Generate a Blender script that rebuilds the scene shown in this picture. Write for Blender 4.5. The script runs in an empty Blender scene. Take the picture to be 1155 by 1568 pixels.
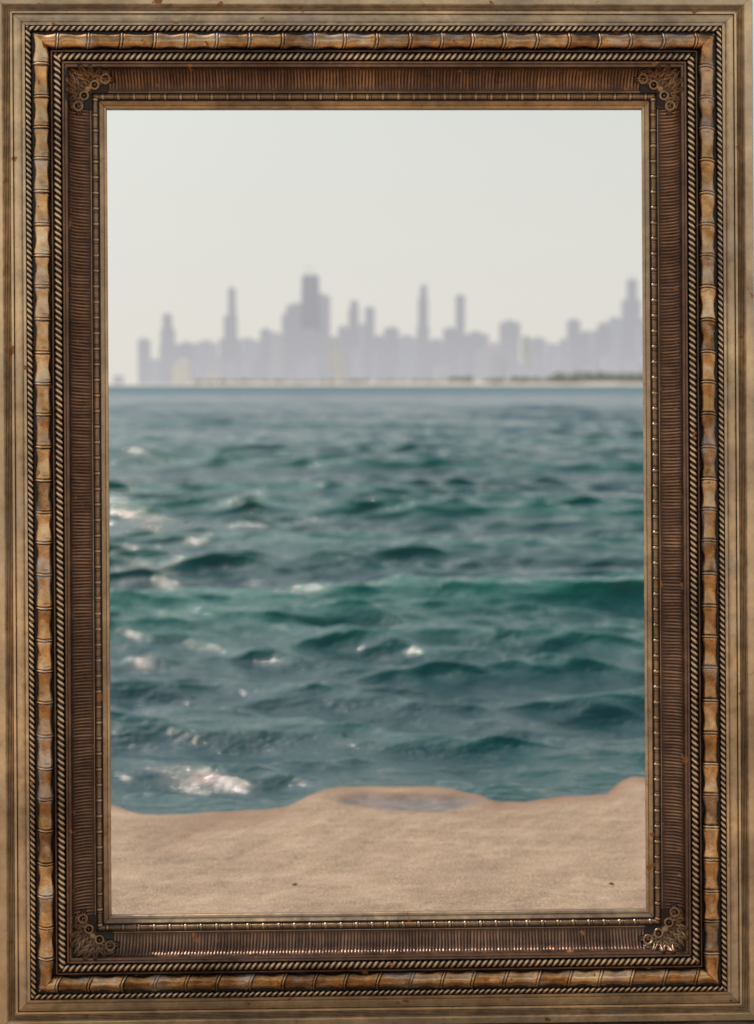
import bpy, bmesh, math, random
import numpy as np
from mathutils import Vector, Matrix
random.seed(7); rng=np.random.default_rng(11)
S=bpy.context.scene
S.view_settings.view_transform='Standard'; S.view_settings.look='None'; S.view_settings.exposure=0
COL=S.collection
# ---------------------------------------------------------------- camera
FPX=2177.8; CX,CY=577.5,784.0
PITCH=math.atan(194/FPX); H=1.12
cam_d=bpy.data.cameras.new("camera"); cam=bpy.data.objects.new("camera",cam_d); COL.objects.link(cam)
cam_d.sensor_fit='VERTICAL'; cam_d.sensor_height=36; cam_d.sensor_width=36*754/1024; cam_d.lens=50
cam.location=(0,0,H); cam.rotation_euler=(math.pi/2-PITCH,0,0)
cam_d.clip_start=0.05; cam_d.clip_end=60000
cam_d.dof.use_dof=True; cam_d.dof.focus_distance=2.29; cam_d.dof.aperture_fstop=3.6
S.camera=cam
fwd=Vector((0,math.cos(PITCH),-math.sin(PITCH))); upv=Vector((0,math.sin(PITCH),math.cos(PITCH)))
def ground(px,py,z=0.03):
    d=fwd+Vector((1,0,0))*((px-CX)/FPX)-upv*((py-CY)/FPX)
    t=(z-H)/d.z
    return (d.x*t,d.y*t)
# ---------------------------------------------------------------- light
SUN_EL=math.radians(51); SUN_AZ=math.radians(-46)   # azimuth from +Y, negative = left
sd=Vector((math.sin(SUN_AZ)*math.cos(SUN_EL),math.cos(SUN_AZ)*math.cos(SUN_EL),math.sin(SUN_EL)))
sl=bpy.data.lights.new("sun","SUN"); sl.energy=3.5; sl.angle=math.radians(0.6); sl.color=(1,0.92,0.80)
so=bpy.data.objects.new("sun",sl); COL.objects.link(so); so.rotation_euler=sd.to_track_quat('Z','Y').to_euler(); so.location=(-5,5,10)
W=bpy.data.worlds.new("World"); S.world=W; W.use_nodes=True
nt=W.node_tree; nt.nodes.clear()
def N(nt,t,**kw):
    n=nt.nodes.new(t)
    for k,v in kw.items():
        if hasattr(n,k): setattr(n,k,v)
    return n
sky=N(nt,'ShaderNodeTexSky'); sky.sky_type='NISHITA'; sky.sun_disc=False
sky.sun_elevation=SUN_EL; sky.sun_rotation=SUN_AZ; sky.air_density=1.0; sky.dust_density=3.0; sky.ozone_density=1.0; sky.altitude=180
bg=N(nt,'ShaderNodeBackground'); bg.inputs['Strength'].default_value=0.10
hs=N(nt,'ShaderNodeHueSaturation'); hs.inputs['Saturation'].default_value=0.7
mx=N(nt,'ShaderNodeMix',data_type='RGBA',blend_type='MIX')
tc=N(nt,'ShaderNodeTexCoord'); sx=N(nt,'ShaderNodeSeparateXYZ')
mr=N(nt,'ShaderNodeMapRange'); mr.inputs[1].default_value=0.15; mr.inputs[2].default_value=1.0; mr.inputs[3].default_value=0.95; mr.inputs[4].default_value=0.1
nt.links.new(tc.outputs['Generated'],sx.inputs[0]); nt.links.new(sx.outputs['Z'],mr.inputs[0])
nt.links.new(sky.outputs[0],hs.inputs['Color']); nt.links.new(hs.outputs[0],mx.inputs[6])
hr=N(nt,'ShaderNodeMapRange'); hr.inputs[1].default_value=0.0; hr.inputs[2].default_value=0.22
nt.links.new(sx.outputs['Z'],hr.inputs[0]); hm=N(nt,'ShaderNodeMix',data_type='RGBA',blend_type='MIX'); nt.links.new(hr.outputs[0],hm.inputs[0])
hm.inputs[6].default_value=(7.7,7.4,6.8,1); hm.inputs[7].default_value=(7.1,7.25,6.8,1); nt.links.new(hm.outputs[2],mx.inputs[7])
nt.links.new(mr.outputs[0],mx.inputs[0])
# forward-scattering glow of the haze around the sun direction
dt=N(nt,'ShaderNodeVectorMath',operation='DOT_PRODUCT'); nt.links.new(tc.outputs['Generated'],dt.inputs[0]); dt.inputs[1].default_value=tuple(sd)
mxx=N(nt,'ShaderNodeMath',operation='MAXIMUM'); nt.links.new(dt.outputs['Value'],mxx.inputs[0]); mxx.inputs[1].default_value=0.0
pw=N(nt,'ShaderNodeMath',operation='POWER'); nt.links.new(mxx.outputs[0],pw.inputs[0]); pw.inputs[1].default_value=7.0
gm=N(nt,'ShaderNodeMath',operation='MULTIPLY_ADD'); nt.links.new(pw.outputs[0],gm.inputs[0]); gm.inputs[1].default_value=1.8; gm.inputs[2].default_value=1.0
sc_=N(nt,'ShaderNodeVectorMath',operation='SCALE'); nt.links.new(mx.outputs[2],sc_.inputs[0]); nt.links.new(gm.outputs[0],sc_.inputs['Scale'])
nt.links.new(sc_.outputs[0],bg.inputs['Color'])
out=N(nt,'ShaderNodeOutputWorld'); nt.links.new(bg.outputs[0],out.inputs[0])
# ---------------------------------------------------------------- helpers
def newmat(name):
    m=bpy.data.materials.new(name); m.use_nodes=True; t=m.node_tree; t.nodes.clear()
    o=N(t,'ShaderNodeOutputMaterial'); p=N(t,'ShaderNodeBsdfPrincipled'); t.links.new(p.outputs[0],o.inputs[0])
    return m,t,p,o
def noise(t,scale,detail=4,rough=0.5,vec=None,scl=None):
    n=N(t,'ShaderNodeTexNoise'); n.inputs['Scale'].default_value=scale; n.inputs['Detail'].default_value=detail; n.inputs['Roughness'].default_value=rough
    c=N(t,'ShaderNodeTexCoord')
    if scl:
        mp=N(t,'ShaderNodeMapping'); mp.inputs['Scale'].default_value=scl
        t.links.new(c.outputs['Object'],mp.inputs[0]); t.links.new(mp.outputs[0],n.inputs['Vector'])
    else: t.links.new(c.outputs['Object'],n.inputs['Vector'])
    return n.outputs[0]
def ramp(t,src,stops):
    r=N(t,'ShaderNodeValToRGB'); e=r.color_ramp.elements
    while len(e)<len(stops): e.new(0.5)
    for i,(p,c) in enumerate(stops):
        e[i].position=p; e[i].color=(c if isinstance(c,tuple) else (c,c,c))+(1,)
    t.links.new(src,r.inputs[0]); return r.outputs[0]
def mixc(t,f,a,b,mode='MIX'):
    m=N(t,'ShaderNodeMix',data_type='RGBA',blend_type=mode)
    for i,v in ((0,f),(6,a),(7,b)):
        if isinstance(v,(int,float)): m.inputs[i].default_value=v
        elif isinstance(v,tuple): m.inputs[i].default_value=v+(1,)
        else: t.links.new(v,m.inputs[i])
    return m.outputs[2]
def bump(t,p,h,strength,dist,prev=None):
    b=N(t,'ShaderNodeBump'); b.inputs['Distance'].default_value=dist
    if isinstance(strength,(int,float)): b.inputs['Strength'].default_value=strength
    else: t.links.new(strength,b.inputs['Strength'])
    t.links.new(h,b.inputs['Height'])
    if prev is not None: t.links.new(prev,b.inputs['Normal'])
    t.links.new(b.outputs[0],p.inputs['Normal']); return b.outputs[0]
def grid_mesh(name,P,mats,attr=None,smooth=True,flip=False,parent=None,drop=True):
    nu,nv=P.shape[:2]; idx=np.arange(nu*nv).reshape(nu,nv)
    q=np.stack([idx[:-1,:-1],idx[1:,:-1],idx[1:,1:],idx[:-1,1:]],-1).reshape(-1,4)
    if flip: q=q[:,::-1]
    V=P.reshape(-1,3)
    if drop:
        a=V[q[:,2]]-V[q[:,0]]; b=V[q[:,3]]-V[q[:,1]]
        ar=np.linalg.norm(np.cross(a,b),axis=1); q=q[ar>1e-10]
    return raw_mesh(name,V,q,mats,attr.reshape(-1) if attr is not None else None,smooth,parent)
def raw_mesh(name,V,q,mats,attr=None,smooth=True,parent=None):
    me=bpy.data.meshes.new(name); n=len(V)
    me.vertices.add(n); me.vertices.foreach_set('co',np.ascontiguousarray(V,dtype=np.float32).ravel())
    k=q.shape[1]
    me.loops.add(len(q)*k); me.loops.foreach_set('vertex_index',np.ascontiguousarray(q,dtype=np.int32).ravel())
    me.polygons.add(len(q)); me.polygons.foreach_set('loop_start',np.arange(0,len(q)*k,k,dtype=np.int32))
    me.update(calc_edges=True)
    me.polygons.foreach_set('use_smooth',np.full(len(q),smooth))
    if attr is not None:
        at=me.attributes.new('relief','FLOAT','POINT'); at.data.foreach_set('value',attr.astype(np.float32))
    me.materials.append(mats); me.validate()
    o=bpy.data.objects.new(name,me); COL.objects.link(o)
    if parent: o.parent=parent
    return o
def fnoise(x,y,sc,seed=0,n=14,spread=2.2):
    r=np.random.default_rng(seed); o=np.zeros_like(x)
    for i in range(n):
        k=sc*spread**r.uniform(-1,1); th=r.uniform(0,2*math.pi); o+=np.sin(k*(x*math.cos(th)+y*math.sin(th))+r.uniform(0,6.28))
    return o/math.sqrt(n/2)
# ---------------------------------------------------------------- shoreline + sand
SP=[(60,1222),(120,1224),(172,1228),(205,1240),(245,1250),(290,1246),(340,1243),(400,1240),(440,1234),(470,1217),(500,1206),(560,1203),(620,1201),(680,1203),(715,1212),(760,1226),(800,1225),(860,1218),(925,1214),(945,1201),(965,1190),(1000,1186),(1060,1184),(1120,1190)]
SG=np.array([ground(*p,z=0.01) for p in SP])
def yshore(x):
    y=np.interp(x,SG[:,0],SG[:,1])
    out=np.clip(np.abs(x)-1.0,0,None); m=np.clip(out/1.5,0,1)
    return y*(1-m)+m*(3.85+0.35*np.sin(x*0.8)+0.15*np.sin(x*2.3+1)+0.6*np.sin(x*0.11))
pcx,pcy=ground(628,1225)
def poolmask(x,y):
    xx=(x-pcx)/0.185; yy=(y-pcy+0.02*np.sin(x*14)+0.008*np.sin(x*47))/0.080
    return np.exp(-(xx*xx+yy*yy)**3.5)
def sandz(x,y):
    d=yshore(x)-y+0.010*fnoise(x,y,16,3)+0.004*fnoise(x,y,50,13)
    land=0.024*(1-np.exp(-np.clip(d,0,None)/0.03))+0.035*np.clip(d,0,2.2)+0.012*np.clip(d-2.2,0,60)
    sea=np.clip(d*0.35,-2.5,0)
    z=np.where(d>0,land,sea)
    near=np.exp(-(np.hypot(x,y-3)/12)**2)
    z=z+(0.0022*fnoise(x,y,9,5)+0.0013*fnoise(x,y,30,6)+0.0009*fnoise(x,y,80,9))*np.clip((d-0.02)*5,0,1)*near
    pm=poolmask(x,y); z=z*(1-pm)+pm*(0.012+0.0006*fnoise(x,y,40,4))
    return z
def axis(lo,hi,dens,far):
    inner=np.arange(lo,hi,dens)
    g=1.12; a=[]; s=dens; v=hi
    while v<far: a.append(v); s*=g; v+=s
    a.append(far); b=[]; s=dens; v=lo-dens
    while v>-far: b.append(v); s*=g; v-=s
    b.append(-far)
    return np.array(b[::-1]+list(inner)+a)
ax=axis(-1.6,1.6,0.009,9000); ay=axis(2.6,4.4,0.009,9000); ay=ay[ay<40]
X,Y=np.meshgrid(ax,ay,indexing='ij')
P=np.stack([X,Y,sandz(X,Y)],-1)
ms,t,p,o=newmat("beach_sand")
n1=noise(t,3,5); n2=noise(t,230,3,0.7); n3=noise(t,7,8,0.7,scl=(1,2.0,1))
c=ramp(t,n3,[(0.3,(0.165,0.105,0.066)),(0.5,(0.265,0.180,0.113)),(0.7,(0.43,0.31,0.21))])
c=mixc(t,0.42,c,ramp(t,n2,[(0.35,(0.075,0.048,0.03)),(0.5,(0.27,0.182,0.113)),(0.68,(0.64,0.52,0.40))]))
geo=N(t,'ShaderNodeNewGeometry'); sz=N(t,'ShaderNodeSeparateXYZ'); t.links.new(geo.outputs['Position'],sz.inputs[0])
ad=N(t,'ShaderNodeMath',operation='MULTIPLY_ADD'); t.links.new(n1,ad.inputs[0]); ad.inputs[1].default_value=-0.014; t.links.new(sz.outputs['Z'],ad.inputs[2])
wet=N(t,'ShaderNodeMapRange'); wet.inputs[1].default_value=0.008; wet.inputs[2].default_value=0.026; wet.inputs[3].default_value=1; wet.inputs[4].default_value=0
t.links.new(ad.outputs[0],wet.inputs[0])
c=mixc(t,wet.outputs[0],c,(0.165,0.080,0.045))
at=N(t,'ShaderNodeAttribute'); at.attribute_name='relief'
c=mixc(t,at.outputs['Fac'],c,ramp(t,noise(t,22,4,scl=(1,2,1)),[(0.4,(0.085,0.080,0.082)),(0.65,(0.18,0.145,0.125))])); t.links.new(c,p.inputs['Base Color'])
rr=N(t,'ShaderNodeMapRange'); t.links.new(at.outputs['Fac'],rr.inputs[0]); rr.inputs[3].default_value=0.85; rr.inputs[4].default_value=0.28; t.links.new(rr.outputs[0],p.inputs['Roughness'])
b1=bump(t,p,n2,0.7,0.003); bump(t,p,noise(t,45,7,0.75),0.6,0.007,b1)
sand=grid_mesh("sand_beach",P,ms,attr=poolmask(X,Y)*0.9)
# ---------------------------------------------------------------- water
rows=np.concatenate([np.geomspace(3.0,90,1150),np.geomspace(90,9000,260)[1:]])
nc=900; u=np.linspace(-1,1,nc)
Yw=np.repeat(rows[:,None],nc,1); w_=0.12*Yw+0.35; T=np.arcsinh(9000/w_)
Xw=w_*np.sinh(u[None,:]*T)
dy=np.gradient(rows)[:,None]; dx=np.abs(np.gradient(Xw,axis=1)); sp=np.maximum(dy*1.0,dx*0.5)
Z=np.zeros_like(Xw); DX=np.zeros_like(Xw); DY=np.zeros_like(Xw)
r=np.random.default_rng(5)
for i in range(144):
    if i<76: lam=10**r.uniform(math.log10(0.20),math.log10(0.75)); st=0.041; sprd=22
    elif i<98: lam=10**r.uniform(math.log10(0.75),math.log10(3.2)); st=0.025; sprd=12
    elif i<110: lam=10**r.uniform(math.log10(3.2),math.log10(18)); st=0.014; sprd=10
    else: lam=10**r.uniform(math.log10(0.09),math.log10(0.22)); st=0.046; sprd=26
    th=math.radians(-93+r.normal(0,sprd)); kx,ky=math.cos(th),math.sin(th); k=2*math.pi/lam
    a=st*lam/(2*math.pi)*r.uniform(0.6,1.3)
    f=np.clip(lam/(sp*3.0)-0.6,0,1)
    ph=k*(Xw*kx+Yw*ky)+r.uniform(0,6.28)+0.5*np.sin(Xw*0.9*r.uniform(.5,1.5)+Yw*r.uniform(-.4,.4)+i)*(1 if lam<2 else .3)
    Z+=f*a*np.sin(ph); DX+=f*a*kx*np.cos(ph)*0.9; DY+=f*a*ky*np.cos(ph)*0.9
gust=1+0.18*fnoise(Xw*0.7,Yw*1.3,0.9,21); Z*=gust; DX*=gust; DY*=gust
Z=Z+np.clip(Z,0,None)*0.25
def crest(px0,px1,py,h,L):
    global Z,DY
    x0,y0=ground((px0+px1)/2,py,0.0); hw=abs(ground(px1,py,0)[0]-x0)
    yy=Yw-(y0+0.07*np.sin(Xw*1.7+px0)+0.03*np.sin(Xw*5+py))
    sh=np.where(yy<0,np.exp(-(yy/(L*0.5))**2),np.exp(-(yy/(L*1.3))**2))
    e=np.exp(-np.abs((Xw-x0)/hw)**2.5)*(1+0.15*np.sin(Xw*4+py))
    Z+=h*sh*e; DY-=0.4*h*sh*e; Z-=0.35*h*e*np.exp(-((yy+L*1.1)/(L*0.6))**2)
crest(540,1350,925,0.115,0.40); crest(850,1300,1062,0.06,0.2); crest(-100,260,1045,0.045,0.2)
crest(680,1150,805,0.05,0.5); crest(-100,520,1110,0.026,0.18); crest(430,700,1135,.024,.16); crest(300,620,840,.03,.4)
d=Yw-yshore(Xw); fade=np.clip((d-0.01)/0.40,0,1)**0.6*0.93+0.07*np.clip((d+0.1)*5,0,1)
fade=np.where(d<-0.1,0,fade)
P=np.stack([Xw+DX*fade,Yw+DY*fade,Z*fade],-1)
mw,t,p,o=newmat("lake_water")
p.inputs['IOR'].default_value=1.42
geo=N(t,'ShaderNodeNewGeometry'); sz=N(t,'ShaderNodeSeparateXYZ'); t.links.new(geo.outputs['Position'],sz.inputs[0])
def yr(a,b,c_,d_,src='Y'):
    m=N(t,'ShaderNodeMapRange'); t.links.new(sz.outputs[src],m.inputs[0]); m.inputs[1].default_value=a; m.inputs[2].default_value=b; m.inputs[3].default_value=c_; m.inputs[4].default_value=d_; return m.outputs[0]
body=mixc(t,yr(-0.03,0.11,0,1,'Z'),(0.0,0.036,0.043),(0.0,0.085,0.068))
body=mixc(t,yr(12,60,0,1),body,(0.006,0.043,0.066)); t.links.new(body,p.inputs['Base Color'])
t.links.new(yr(8,200,0.045,0.25),p.inputs['Roughness'])
b=bump(t,p,noise(t,5.0,6,0.6,scl=(1,2.0,1)),0.35,0.045); b=bump(t,p,noise(t,22,4,0.55,scl=(1,1.8,1)),0.5,0.014,b)
# tiny steep capillary wavelets here and there on the surface
msk=ramp(t,noise(t,15.0,1,0.5,scl=(1,1.2,1)),[(0.74,0.0),(0.775,1.0)])
b=bump(t,p,noise(t,40,1,0.5,scl=(1,1.1,1)),msk,0.07,b)
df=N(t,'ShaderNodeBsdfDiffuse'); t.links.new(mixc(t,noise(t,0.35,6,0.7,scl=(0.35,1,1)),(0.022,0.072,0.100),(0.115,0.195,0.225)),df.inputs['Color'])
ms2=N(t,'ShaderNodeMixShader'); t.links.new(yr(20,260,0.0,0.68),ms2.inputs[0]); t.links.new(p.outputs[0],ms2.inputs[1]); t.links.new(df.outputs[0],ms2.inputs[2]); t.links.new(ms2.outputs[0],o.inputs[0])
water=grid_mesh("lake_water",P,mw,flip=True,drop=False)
# ---------------------------------------------------------------- far shore city
HZ=(0.565,0.56,0.59)  # glow colour of the haze painted into the skyline materials
def facade(name,col,win,haze=0.58):
    m,t,p,o=newmat(name)
    br=N(t,'ShaderNodeTexBrick'); br.offset=0; br.inputs['Scale'].default_value=1; br.inputs['Brick Width'].default_value=5; br.inputs['Row Height'].default_value=3.6
    br.inputs['Mortar Size'].default_value=1.1; br.inputs['Color1'].default_value=win+(1,); br.inputs['Color2'].default_value=tuple(v*1.5 for v in win)+(1,); br.inputs['Mortar'].default_value=col+(1,)
    tcn=N(t,'ShaderNodeTexCoord'); s=N(t,'ShaderNodeSeparateXYZ'); t.links.new(tcn.outputs['Object'],s.inputs[0]); a=N(t,'ShaderNodeMath',operation='ADD')
    t.links.new(s.outputs[0],a.inputs[0]); t.links.new(s.outputs[1],a.inputs[1]); cb=N(t,'ShaderNodeCombineXYZ'); t.links.new(a.outputs[0],cb.inputs[0]); t.links.new(s.outputs[2],cb.inputs[1])
    t.links.new(cb.outputs[0],br.inputs['Vector']); t.links.new(br.outputs[0],p.inputs['Base Color']); p.inputs['Roughness'].default_value=0.6
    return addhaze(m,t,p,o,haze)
def addhaze(m,t,p,o,haze,hz=HZ):  # aerial haze put into the material as constant emission, stronger towards the ground
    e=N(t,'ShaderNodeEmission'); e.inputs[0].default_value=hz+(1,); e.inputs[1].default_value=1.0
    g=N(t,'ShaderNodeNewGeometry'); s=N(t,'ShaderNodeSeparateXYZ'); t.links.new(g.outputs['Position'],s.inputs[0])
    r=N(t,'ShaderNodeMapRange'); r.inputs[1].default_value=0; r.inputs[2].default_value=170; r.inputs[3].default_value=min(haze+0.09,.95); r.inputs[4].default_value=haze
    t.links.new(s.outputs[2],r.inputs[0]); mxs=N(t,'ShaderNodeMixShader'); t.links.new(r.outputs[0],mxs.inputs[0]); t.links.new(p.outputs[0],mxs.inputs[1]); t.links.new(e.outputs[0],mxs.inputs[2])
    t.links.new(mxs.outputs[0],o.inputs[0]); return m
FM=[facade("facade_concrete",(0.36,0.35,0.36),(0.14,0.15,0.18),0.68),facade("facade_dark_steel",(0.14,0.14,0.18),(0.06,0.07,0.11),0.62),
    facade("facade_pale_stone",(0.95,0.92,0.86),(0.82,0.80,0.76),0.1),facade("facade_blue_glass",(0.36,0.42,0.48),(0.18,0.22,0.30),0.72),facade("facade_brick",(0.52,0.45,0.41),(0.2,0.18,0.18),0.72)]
DC=4500.0
def wx(px,D=DC): return (px-CX)/FPX*D*0.998
def wz(py,D=DC): return (590-py)/FPX*D*1.004+H
def box(bm,x0,x1,y0,y1,z0,z1,t=0.0):
    cx,cy=(x0+x1)/2,(y0+y1)/2; s=1-t
    v=[bm.verts.new(c) for c in ((x0,y0,z0),(x1,y0,z0),(x1,y1,z0),(x0,y1,z0))]
    v+=[bm.verts.new((cx+(a-cx)*s,cy+(b_-cy)*s,z1)) for a,b_ in ((x0,y0),(x1,y0),(x1,y1),(x0,y1))]
    for f in ((3,2,1,0),(4,5,6,7),(0,1,5,4),(1,2,6,5),(2,3,7,6),(3,0,4,7)): bm.faces.new([v[i] for i in f])
def building(name,tiers,mat,D=DC,spire=None):
    bm=bmesh.new(); zb=2.0; xc=wx((tiers[0][0]+tiers[0][1])/2,D)
    for i,tr in enumerate(tiers):
        x0,x1=wx(tr[0],D)-xc,wx(tr[1],D)-xc; zt=wz(tr[2],D); dpt=min((x1-x0),45)*0.9
        tp=tr[3] if len(tr)>3 else 0
        box(bm,x0,x1,-dpt/2,dpt/2,zb,zt,tp)
        if not tp: box(bm,x0-.6,x1+.6,-dpt/2-.6,dpt/2+.6,zt-2.5,zt+0.4)
        zb=zt+0.4-0.8
    wv=x1-x0; m=(x0+x1)/2
    if not spire: box(bm,m-wv*.22,m+wv*.2,-dpt*.2,dpt*.2,zt-.5,zt+5+wv*0.05)
    else:
        for sx_ in spire[1:]:
            xx=wx(sx_,D)-xc; box(bm,xx-1.6,xx+1.6,-1.6,1.6,zt-1,wz(spire[0],D),0.6)
    me=bpy.data.meshes.new(name); bm.to_mesh(me); bm.free(); me.materials.append(mat)
    ob=bpy.data.objects.new(name,me); COL.objects.link(ob); ob.location=(xc,D,0); return ob
B=building
B("apartment_tower",[(214,231,522)],FM[0]); B("apartment_tower",[(230,247,552)],FM[3])
B("stepped_skyscraper",[(247,275,530),(249,269,505),(252,265,484)],FM[0])
B("apartment_block",[(272,303,528)],FM[0],4600); B("pale_apartment_block",[(284,299,552)],FM[2],4400); B("apartment_block",[(300,334,526)],FM[3],4560)
B("pale_apartment_block",[(318,338,560)],FM[4],4400)
B("spired_skyscraper",[(338,368,520),(345,364,486),(351,363,444,.15)],FM[0],4450,(436,357))
B("apartment_block",[(362,400,523)],FM[3],4570); B("office_tower",[(400,416,507)],FM[0]); B("apartment_block",[(412,434,513)],FM[4],4560)
B("office_tower",[(433,447,484)],FM[0],4520)
B("stepped_skyscraper",[(440,470,470)],FM[0],4470)
B("tapered_skyscraper",[(459,494,425,.28)],FM[1],4440,(409,471,480))
B("office_tower",[(483,506,456)],FM[0],4500); B("office_tower",[(446,500,510)],FM[0],4400)
B("pale_apartment_block",[(506,518,518)],FM[2],4420); B("apartment_tower",[(518,536,503)],FM[0],4550)
B("skyscraper",[(534,550,476),(537,549,464)],FM[0]); B("apartment_block",[(548,562,500)],FM[3],4600); B("skyscraper",[(559,574,474)],FM[0])
B("apartment_block",[(572,590,517)],FM[0],4560); B("office_tower",[(588,611,505)],FM[0]); B("apartment_block",[(606,640,518)],FM[3],4560)
B("spired_skyscraper",[(638,657,502),(640,655,460),(642,654,440,.2)],FM[0],4480,(434,648))
B("apartment_block",[(656,680,523)],FM[0],4580); B("office_tower",[(678,701,506)],FM[0]); B("slender_skyscraper",[(697,711,456)],FM[0],4520)
B("apartment_block",[(709,747,513)],FM[0],4560); B("apartment_block",[(745,766,528)],FM[4]); B("office_tower",[(764,795,496)],FM[0]); 
B("pale_apartment_block",[(796,811,517)],FM[2],4400); B("apartment_block",[(811,835,521)],FM[0],4550); B("apartment_block",[(832,858,530)],FM[3]); B("apartment_block",[(855,872,522)],FM[0],4560)
B("office_tower",[(867,886,493)],FM[0]); B("apartment_block",[(884,908,511)],FM[0],4560); B("office_tower",[(905,932,508),(914,931,498)],FM[0]); B("office_tower",[(930,949,490)],FM[3])
B("setback_skyscraper",[(946,985,490),(950,977,462),(957,972,432)],FM[0],4600,(420,961,968)); B("office_tower",[(975,992,500)],FM[0])
for i in range(44):
    x=random.uniform(250,985); w=random.uniform(8,26); B("low_rise_block",[(x,x+w,random.uniform(535,575))],FM[random.choice([0,2,3,3,4,4])],random.uniform(4330,4390))
x=995
while x<1900:
    w=random.uniform(14,36); B("city_block",[(x,x+w,random.uniform(470,540))],FM[random.choice([0,0,3,4])],random.uniform(4450,4600)); x+=w*random.uniform(.8,1.3)
x=190
while x>-300:
    w=random.uniform(12,26); B("low_rise_block",[(x-w,x,random.uniform(572,583))],FM[random.choice([0,2])],random.uniform(4450,4600)); x-=w*random.uniform(1.2,2.4)
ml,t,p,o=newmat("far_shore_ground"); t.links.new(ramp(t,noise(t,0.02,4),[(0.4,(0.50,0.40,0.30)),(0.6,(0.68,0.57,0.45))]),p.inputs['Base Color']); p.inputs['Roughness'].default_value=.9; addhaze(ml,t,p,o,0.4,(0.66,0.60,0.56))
lx=np.linspace(-5000,5000,400); ly=np.array([4170,4185,4215,4300,4700,7000.]); LX,LY=np.meshgrid(lx,ly,indexing='ij')
prof=np.array([-2,3,8,10,12,14.])[None,:]*np.ones_like(LX); prof[:,1:]*=np.clip(1.0+LX[:,1:]/1600,0.5,1.15); prof[:,1:]+=1.2*np.sin(LX[:,1:]*0.011)+0.8*np.sin(LX[:,1:]*0.031)
LYs=LY+20*np.sin(LX*0.0016)+10*np.sin(LX*.007)
grid_mesh("far_shore_ground",np.stack([LX,LYs,prof],-1),ml)
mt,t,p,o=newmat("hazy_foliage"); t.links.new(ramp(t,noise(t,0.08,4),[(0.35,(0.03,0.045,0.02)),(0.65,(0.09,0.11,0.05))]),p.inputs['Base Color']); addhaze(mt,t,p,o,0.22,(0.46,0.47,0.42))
bm=bmesh.new()
for i in range(600):
    px=random.choice([random.uniform(690,1300),random.uniform(800,1300),random.uniform(300,690)]) if i>200 else random.uniform(840,1000)
    D=random.uniform(4235,4290); rr_=random.uniform(6,11)*(1 if px>690 else .5)*(1.5 if px>850 else .95)
    m4=Matrix.Translation((wx(px,D),D,10+rr_*random.uniform(.3,1.0)))@Matrix.Diagonal((rr_*random.uniform(.9,1.6),rr_,rr_*random.uniform(.8,1.2),1))
    res=bmesh.ops.create_icosphere(bm,subdivisions=2,radius=1,matrix=m4)
    for v in res['verts']: v.co+=Vector((random.uniform(-1,1),random.uniform(-1,1),random.uniform(-1,1)))*rr_*.14
me=bpy.data.meshes.new("distant_trees"); bm.to_mesh(me); bm.free(); me.materials.append(mt); COL.objects.link(bpy.data.objects.new("distant_trees",me))
# ---------------------------------------------------------------- pebbles
mp_,t,p,o=newmat("dark_pebble"); t.links.new(ramp(t,noise(t,90,3),[(0.4,(0.04,0.03,0.022)),(0.7,(0.14,0.11,0.085))]),p.inputs['Base Color']); p.inputs['Roughness'].default_value=.7
def pebble(x,y,r,mat):
    bm=bmesh.new(); bmesh.ops.create_icosphere(bm,subdivisions=3,radius=r)
    s=random.random()*10
    for v in bm.verts:
        n=v.co.normalized(); f=1+.18*math.sin(n.x*3+s)+.12*math.sin(n.y*5+s*2); v.co=Vector((n.x*1.25,n.y,n.z*.65))*r*f
    for f in bm.faces: f.smooth=True
    me=bpy.data.meshes.new("pebble"); bm.to_mesh(me); bm.free(); me.materials.append(mat)
    ob=bpy.data.objects.new("pebble",me); COL.objects.link(ob); z=float(sandz(np.array([x]),np.array([y]))[0]); ob.location=(x,y,z+r*.25); ob.rotation_euler[2]=s
for px,py,r_ in ((452,1350,.0045),(936,1347,.0040)):
    x,y=ground(px,py,0.06); pebble(x,y,r_,mp_)
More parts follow.
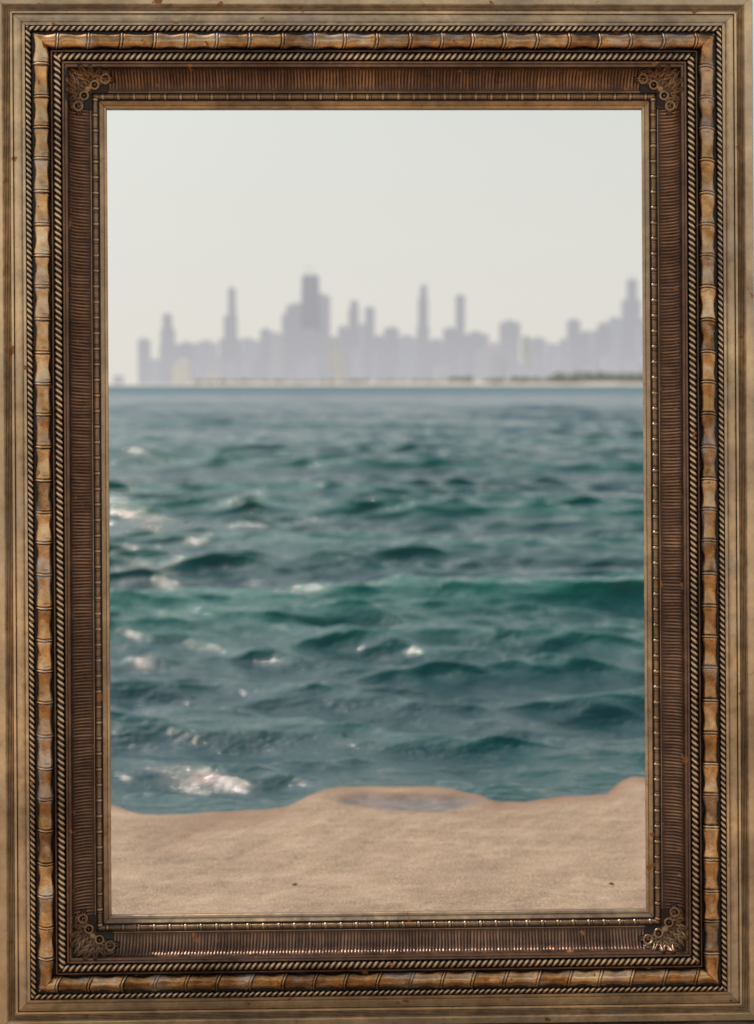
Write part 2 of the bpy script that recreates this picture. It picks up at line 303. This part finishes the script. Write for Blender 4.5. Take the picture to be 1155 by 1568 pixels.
# ---------------------------------------------------------------- picture frame
K=2.3/FPX; FO=2.34
root=bpy.data.objects.new("ornate_picture_frame",None); COL.objects.link(root)
cpos=Vector((0,0,H))+fwd*FO+upv*((CY-782)/FPX*FO)+Vector(((578-CX)/FPX*FO,0,0))
root.location=cpos
Rz=fwd*-1
M=Matrix((Vector((1,0,0)),upv,Rz)).transposed().to_4x4()@Matrix.Rotation(math.radians(0.33),4,'Z')@Matrix.Rotation(math.radians(1.1),4,'Y')
root.rotation_euler=M.to_euler()
def cwv(w,z): return K*((495+w)*(FO-z/1000)/2.3-495*(FO-.008)/2.3)
cw=cwv
A_=409*K*(FO-.008)/2.3; B_=615*K*(FO-.008)/2.3
def giltmat(name,stops,rough=0.38,metal=0.75,nscale=60,bmp=0.4,spots=0.63,namp=0.7,silver=0.0):
    m,t,p,o=newmat(name)
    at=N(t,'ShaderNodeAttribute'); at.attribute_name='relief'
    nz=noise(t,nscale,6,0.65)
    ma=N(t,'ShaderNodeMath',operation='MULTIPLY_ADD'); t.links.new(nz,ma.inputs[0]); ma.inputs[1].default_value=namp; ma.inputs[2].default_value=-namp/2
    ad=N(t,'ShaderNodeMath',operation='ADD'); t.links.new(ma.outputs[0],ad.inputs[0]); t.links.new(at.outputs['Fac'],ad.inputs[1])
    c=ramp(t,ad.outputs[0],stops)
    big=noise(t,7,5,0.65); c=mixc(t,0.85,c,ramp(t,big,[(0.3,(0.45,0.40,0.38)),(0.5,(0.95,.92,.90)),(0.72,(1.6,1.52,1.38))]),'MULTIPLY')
    if silver: # gilding rubbed through to silver leaf
        sm=ramp(t,noise(t,16,5,0.7),[(0.50,0.0),(0.64,silver)]); c=mixc(t,sm,c,mixc(t,0.6,c,(0.62,0.60,0.58)))
    chip=ramp(t,noise(t,38,3,0.5),[(spots+.06,0.0),(spots+.09,1.0)])
    c=mixc(t,chip,c,(0.36,0.15,0.05)); t.links.new(c,p.inputs['Base Color'])
    mm=N(t,'ShaderNodeMapRange'); t.links.new(ad.outputs[0],mm.inputs[0]); mm.inputs[1].default_value=0.1; mm.inputs[2].default_value=0.7; mm.inputs[3].default_value=0.15; mm.inputs[4].default_value=metal; t.links.new(mm.outputs[0],p.inputs['Metallic'])
    rg=N(t,'ShaderNodeMapRange'); t.links.new(nz,rg.inputs[0]); rg.inputs[1].default_value=.3; rg.inputs[2].default_value=.7; rg.inputs[3].default_value=rough-.1; rg.inputs[4].default_value=rough+.15; t.links.new(rg.outputs[0],p.inputs['Roughness'])
    b=bump(t,p,noise(t,170,5,.6),bmp,0.0012); bump(t,p,noise(t,30,4,.6),bmp*.8,0.003,b)
    return m
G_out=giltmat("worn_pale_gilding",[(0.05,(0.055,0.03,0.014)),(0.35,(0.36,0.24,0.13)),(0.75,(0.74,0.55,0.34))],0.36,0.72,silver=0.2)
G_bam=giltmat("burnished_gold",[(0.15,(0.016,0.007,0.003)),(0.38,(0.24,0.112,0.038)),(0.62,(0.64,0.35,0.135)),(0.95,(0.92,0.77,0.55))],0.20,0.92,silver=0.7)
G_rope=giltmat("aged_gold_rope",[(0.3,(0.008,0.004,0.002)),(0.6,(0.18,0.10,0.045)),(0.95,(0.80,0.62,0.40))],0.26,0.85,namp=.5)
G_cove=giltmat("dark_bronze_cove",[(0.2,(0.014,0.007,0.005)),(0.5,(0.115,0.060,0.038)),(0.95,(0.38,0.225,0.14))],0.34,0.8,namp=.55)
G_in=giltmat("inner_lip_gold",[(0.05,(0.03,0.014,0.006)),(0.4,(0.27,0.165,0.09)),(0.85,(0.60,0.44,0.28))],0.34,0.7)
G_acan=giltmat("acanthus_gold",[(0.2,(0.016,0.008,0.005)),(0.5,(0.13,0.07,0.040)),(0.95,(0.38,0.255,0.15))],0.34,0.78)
def rail(side,s,w,z,gap=0.0):
    hl=(A_ if side in 'TB' else B_)+w-gap
    s=np.clip(s,-hl,hl)
    if side=='T': return np.stack([s,B_+w,z],-1)
    if side=='B': return np.stack([-s,-(B_+w),z],-1)
    if side=='R': return np.stack([A_+w,-s,z],-1)
    return np.stack([-(A_+w),s,z],-1)
def covez(w):
    tt=np.clip((w-26)/36,0,1)*0.97
    return 20+27*(1-np.sqrt(1-tt**2))/(1-math.sqrt(1-.97**2))
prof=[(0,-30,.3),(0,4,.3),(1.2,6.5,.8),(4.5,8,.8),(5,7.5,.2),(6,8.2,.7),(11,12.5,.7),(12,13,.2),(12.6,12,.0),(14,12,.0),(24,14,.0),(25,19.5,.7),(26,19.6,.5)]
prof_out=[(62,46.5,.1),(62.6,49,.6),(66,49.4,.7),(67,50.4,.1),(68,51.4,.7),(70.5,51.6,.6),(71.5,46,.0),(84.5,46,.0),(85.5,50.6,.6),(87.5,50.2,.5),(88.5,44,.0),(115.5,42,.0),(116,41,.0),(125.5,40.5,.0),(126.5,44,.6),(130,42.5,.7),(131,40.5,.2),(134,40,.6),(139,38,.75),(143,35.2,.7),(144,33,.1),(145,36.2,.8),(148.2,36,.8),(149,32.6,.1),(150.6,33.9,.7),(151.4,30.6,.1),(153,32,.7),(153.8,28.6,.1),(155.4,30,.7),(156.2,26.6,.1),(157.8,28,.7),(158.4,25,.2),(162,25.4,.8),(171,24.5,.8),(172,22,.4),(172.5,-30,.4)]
def molding(side,pf,name,mat,step=0.006):
    pf=np.array(pf,float); L=(A_ if side in 'TB' else B_)+0.2
    s=np.arange(-L,L+step,step)
    SS,J=np.meshgrid(s,np.arange(len(pf)),indexing='ij')
    w=pf[J,0]; z=pf[J,1].copy(); z=z+0.25*fnoise(SS*1000,J*3.0+0*SS,0.03,ord(side)+3)*(z>0)
    P=rail(side,SS,cwv(w,z),z/1000,0.0003)
    return grid_mesh(name,P,mat,np.clip(pf[J,2]+0*SS,0,1),smooth=False,parent=root,flip=True)
def tube(side,wc,zc,r0,fn,name,mat,step,nth=13):
    L=(A_ if side in 'TB' else B_)+cw(wc+r0,zc)+.002
    s=np.arange(-L,L+step,step); th=np.linspace(-0.15,math.pi+.15,nth)
    SS,TH=np.meshgrid(s,th,indexing='ij')
    m,rel=fn(SS/K,TH,side)
    w=wc+r0*np.cos(TH)*m; z=zc+r0*np.sin(TH)*m*1.056
    return grid_mesh(name,rail(side,SS,cwv(w,z),z/1000),mat,rel,parent=root)
def rope(pitch,amp=0.34,tw=1.15):
    def f(s,th,side):
        ph=math.pi*s/pitch+th*tw+0.25*np.sin(s*.013+ord(side)); q=np.abs(np.sin(ph))**0.9
        edge=np.exp(-(th/.5)**2)+np.exp(-((th-math.pi)/.5)**2)
        return 1-amp+amp*q+0.03*np.sin(s*.21), np.clip(q**1.5*1.05-.35*edge,0,1)
    return f
def bamboo(P0):
    def f(s,th,side):
        seed=ord(side); s2=s+1.6*np.sin(s*0.031+seed)+2.0*np.sin(th*1.3+seed)-2.2*np.cos(th)
        n=np.floor(s2/P0); t=s2/P0-n
        j=np.sin(n*12.9898+seed)*43758.5; j=j-np.floor(j)
        ring=np.exp(-((t-0.04)/0.024)**2)+0.35*np.exp(-((t-0.12)/0.02)**2)
        groove=np.exp(-((t-0.085)/0.014)**2)+np.exp(-((t+0.0)/0.016)**2)+np.exp(-((t-1.0)/0.02)**2)
        body=0.87+0.085*np.cos(2*math.pi*(t-.1))+0.05*(j-.5)+0.025*np.sin(t*9+j*6+th*2)
        m=body+0.10*ring-0.12*groove
        flat=1-0.13*np.exp(-((th-(1.0+1.2*j))/0.35)**2)*(t>.2)
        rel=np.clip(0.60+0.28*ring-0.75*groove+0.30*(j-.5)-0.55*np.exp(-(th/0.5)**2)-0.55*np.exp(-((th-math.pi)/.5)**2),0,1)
        return m*flat,rel
    return f
def beadreel(P0):
    def f(s,th,side):
        t=s/P0-np.floor(s/P0); d=(t-.5)*P0
        b=np.sqrt(np.clip(1-(d/2.8)**2,0,1)); c=np.sqrt(np.clip(1-((np.abs(d)-4.6)/1.2)**2,0,1))
        body=0.74+0.04*np.cos(2*math.pi*t)
        m=np.maximum(0.5+0.5*b,0.5+.35*c); m=np.where(np.abs(d)>6,body,m)
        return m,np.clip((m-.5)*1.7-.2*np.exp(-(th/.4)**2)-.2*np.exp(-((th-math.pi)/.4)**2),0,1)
    return f
def cove(side):
    L=(A_ if side in 'TB' else B_)+cw(62,46)+.002; step=0.0008; pitch=5.0*K
    s=np.arange(-L,L+step,step); wj=np.array([26,29,33,37,42,47,51,55,58,60.3,62.])
    SS,Wj=np.meshgrid(s,wj,indexing='ij')
    sw=SS+0.0004*np.sin(SS*90+Wj*.1); q=np.abs(np.sin(math.pi*sw/pitch))**0.8
    nrib=np.floor(sw/pitch); jr=np.sin(nrib*78.233)*437.5; jr=jr-np.floor(jr)
    prof_=np.sin(np.clip((Wj-28)/32,0,1)*math.pi)**0.5
    h=(2.4*q*(0.85+.3*jr)-0.8)*prof_
    z=covez(Wj)+h*0.85; w=Wj-h*0.5*np.clip((Wj-26)/36,0,1)
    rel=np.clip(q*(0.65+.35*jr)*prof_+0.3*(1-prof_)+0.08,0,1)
    return grid_mesh("fluted_cove",rail(side,SS,cwv(w,z),z/1000),G_cove,rel,parent=root)
for sd_ in 'TBLR':
    molding(sd_,prof,"inner_lip",G_in); molding(sd_,prof_out[:13],"middle_fillets",G_cove); molding(sd_,prof_out[12:],"outer_molding",G_out)
    cove(sd_)
    tube(sd_,19,15,5,beadreel(24),"bead_and_reel",G_in,0.0011,11)
    tube(sd_,78,48,6.2,rope(9.2),"inner_rope_trim",G_rope,0.0011,15)
    tube(sd_,102,46,13.0,bamboo(48.5),"segmented_bead",G_bam,0.0011,23)
    tube(sd_,121,42,4.8,rope(9.0,.36),"outer_rope_trim",G_rope,0.0011,13)
    molding(sd_,[(172.5,-30,.4),(0,-30,.4)],"backboard",G_out,0.1)
# corner acanthus relief
def corner(sx_,sy_,seed):
    g=np.arange(-34,70,0.6); WX,WY=np.meshgrid(g,g,indexing='ij')
    mxw=np.maximum(WX,WY); rel=np.full_like(WX,-1.0)
    def ell(cx,cy,l,w,ang,h,veins=0):
        nonlocal rel
        for (a,b,an) in ((cx,cy,ang),(cy,cx,90-ang)):
            c,s=math.cos(math.radians(an)),math.sin(math.radians(an)); U=((WX-a)*c+(WY-b)*s)/l; V=(-(WX-a)*s+(WY-b)*c)/w
            V=V/(1.0-.35*U); q=U*U+V*V; hh=h*np.sqrt(np.clip(1-q,0,1))
            if veins: hh=hh*(0.66+0.34*np.abs(np.cos(veins*(U*1.0+np.abs(V)*.9))))*(1-.35*np.exp(-(V/.14)**2))
            rel=np.maximum(rel,np.where(q<1,hh,-1))
    def ring(cx,cy,R,th,h):
        nonlocal rel
        for (a,b) in ((cx,cy),(cy,cx)):
            q=(np.hypot(WX-a,WY-b)-R)/th; hh=h*np.sqrt(np.clip(1-q*q,0,1)); rel=np.maximum(rel,np.where(np.abs(q)<1,hh,-1))
    padq=((WX-36)/34)**2+((WY-36)/34)**2; rel=np.maximum(rel,np.where(padq<1.25,1.2,-1))
    ell(46,46,20,10,45,7.5,6); ell(38,53,17,7.5,62,6.5,5); ell(27,53,15,7,84,6,5); ell(17,50,14,7,112,5.6,5); ell(10,42,13,7,165,5.2,4)
    ell(30,36,12,7,70,5.5,4); ell(4,54,10,4.5,20,4.5,4); ell(-2,44,10,5,5,4.5,4)
    ring(4,45,6.5,3.0,5.6); ring(20,36,6.0,3.0,6); ell(4,45,2.6,2.6,0,5.2); ell(20,36,2.4,2.4,0,6)
    ell(31,31,7,7,45,7,0)
    z=covez(np.clip(mxw,26,62))+0.8+rel*1.0
    V=np.stack([sx_*(A_+cwv(WX,z)),sy_*(B_+cwv(WY,z)),z/1000],-1)
    nu,nv=WX.shape; idx=np.arange(nu*nv).reshape(nu,nv)
    q=np.stack([idx[:-1,:-1],idx[1:,:-1],idx[1:,1:],idx[:-1,1:]],-1).reshape(-1,4)
    ok=((rel>-0.5)&(mxw>24.5)&(mxw<66)).reshape(-1); q=q[ok[q].any(1)&((mxw>24)&(mxw<67)).reshape(-1)[q].all(1)]
    if sx_*sy_<0: q=q[:,::-1]
    raw_mesh("corner_acanthus",V.reshape(-1,3),q,G_acan,np.clip(rel.reshape(-1)/6*0.95,0,1),True,root)
for a,b,s in ((1,1,1),(-1,1,2),(1,-1,3),(-1,-1,4)): corner(a,b,s)
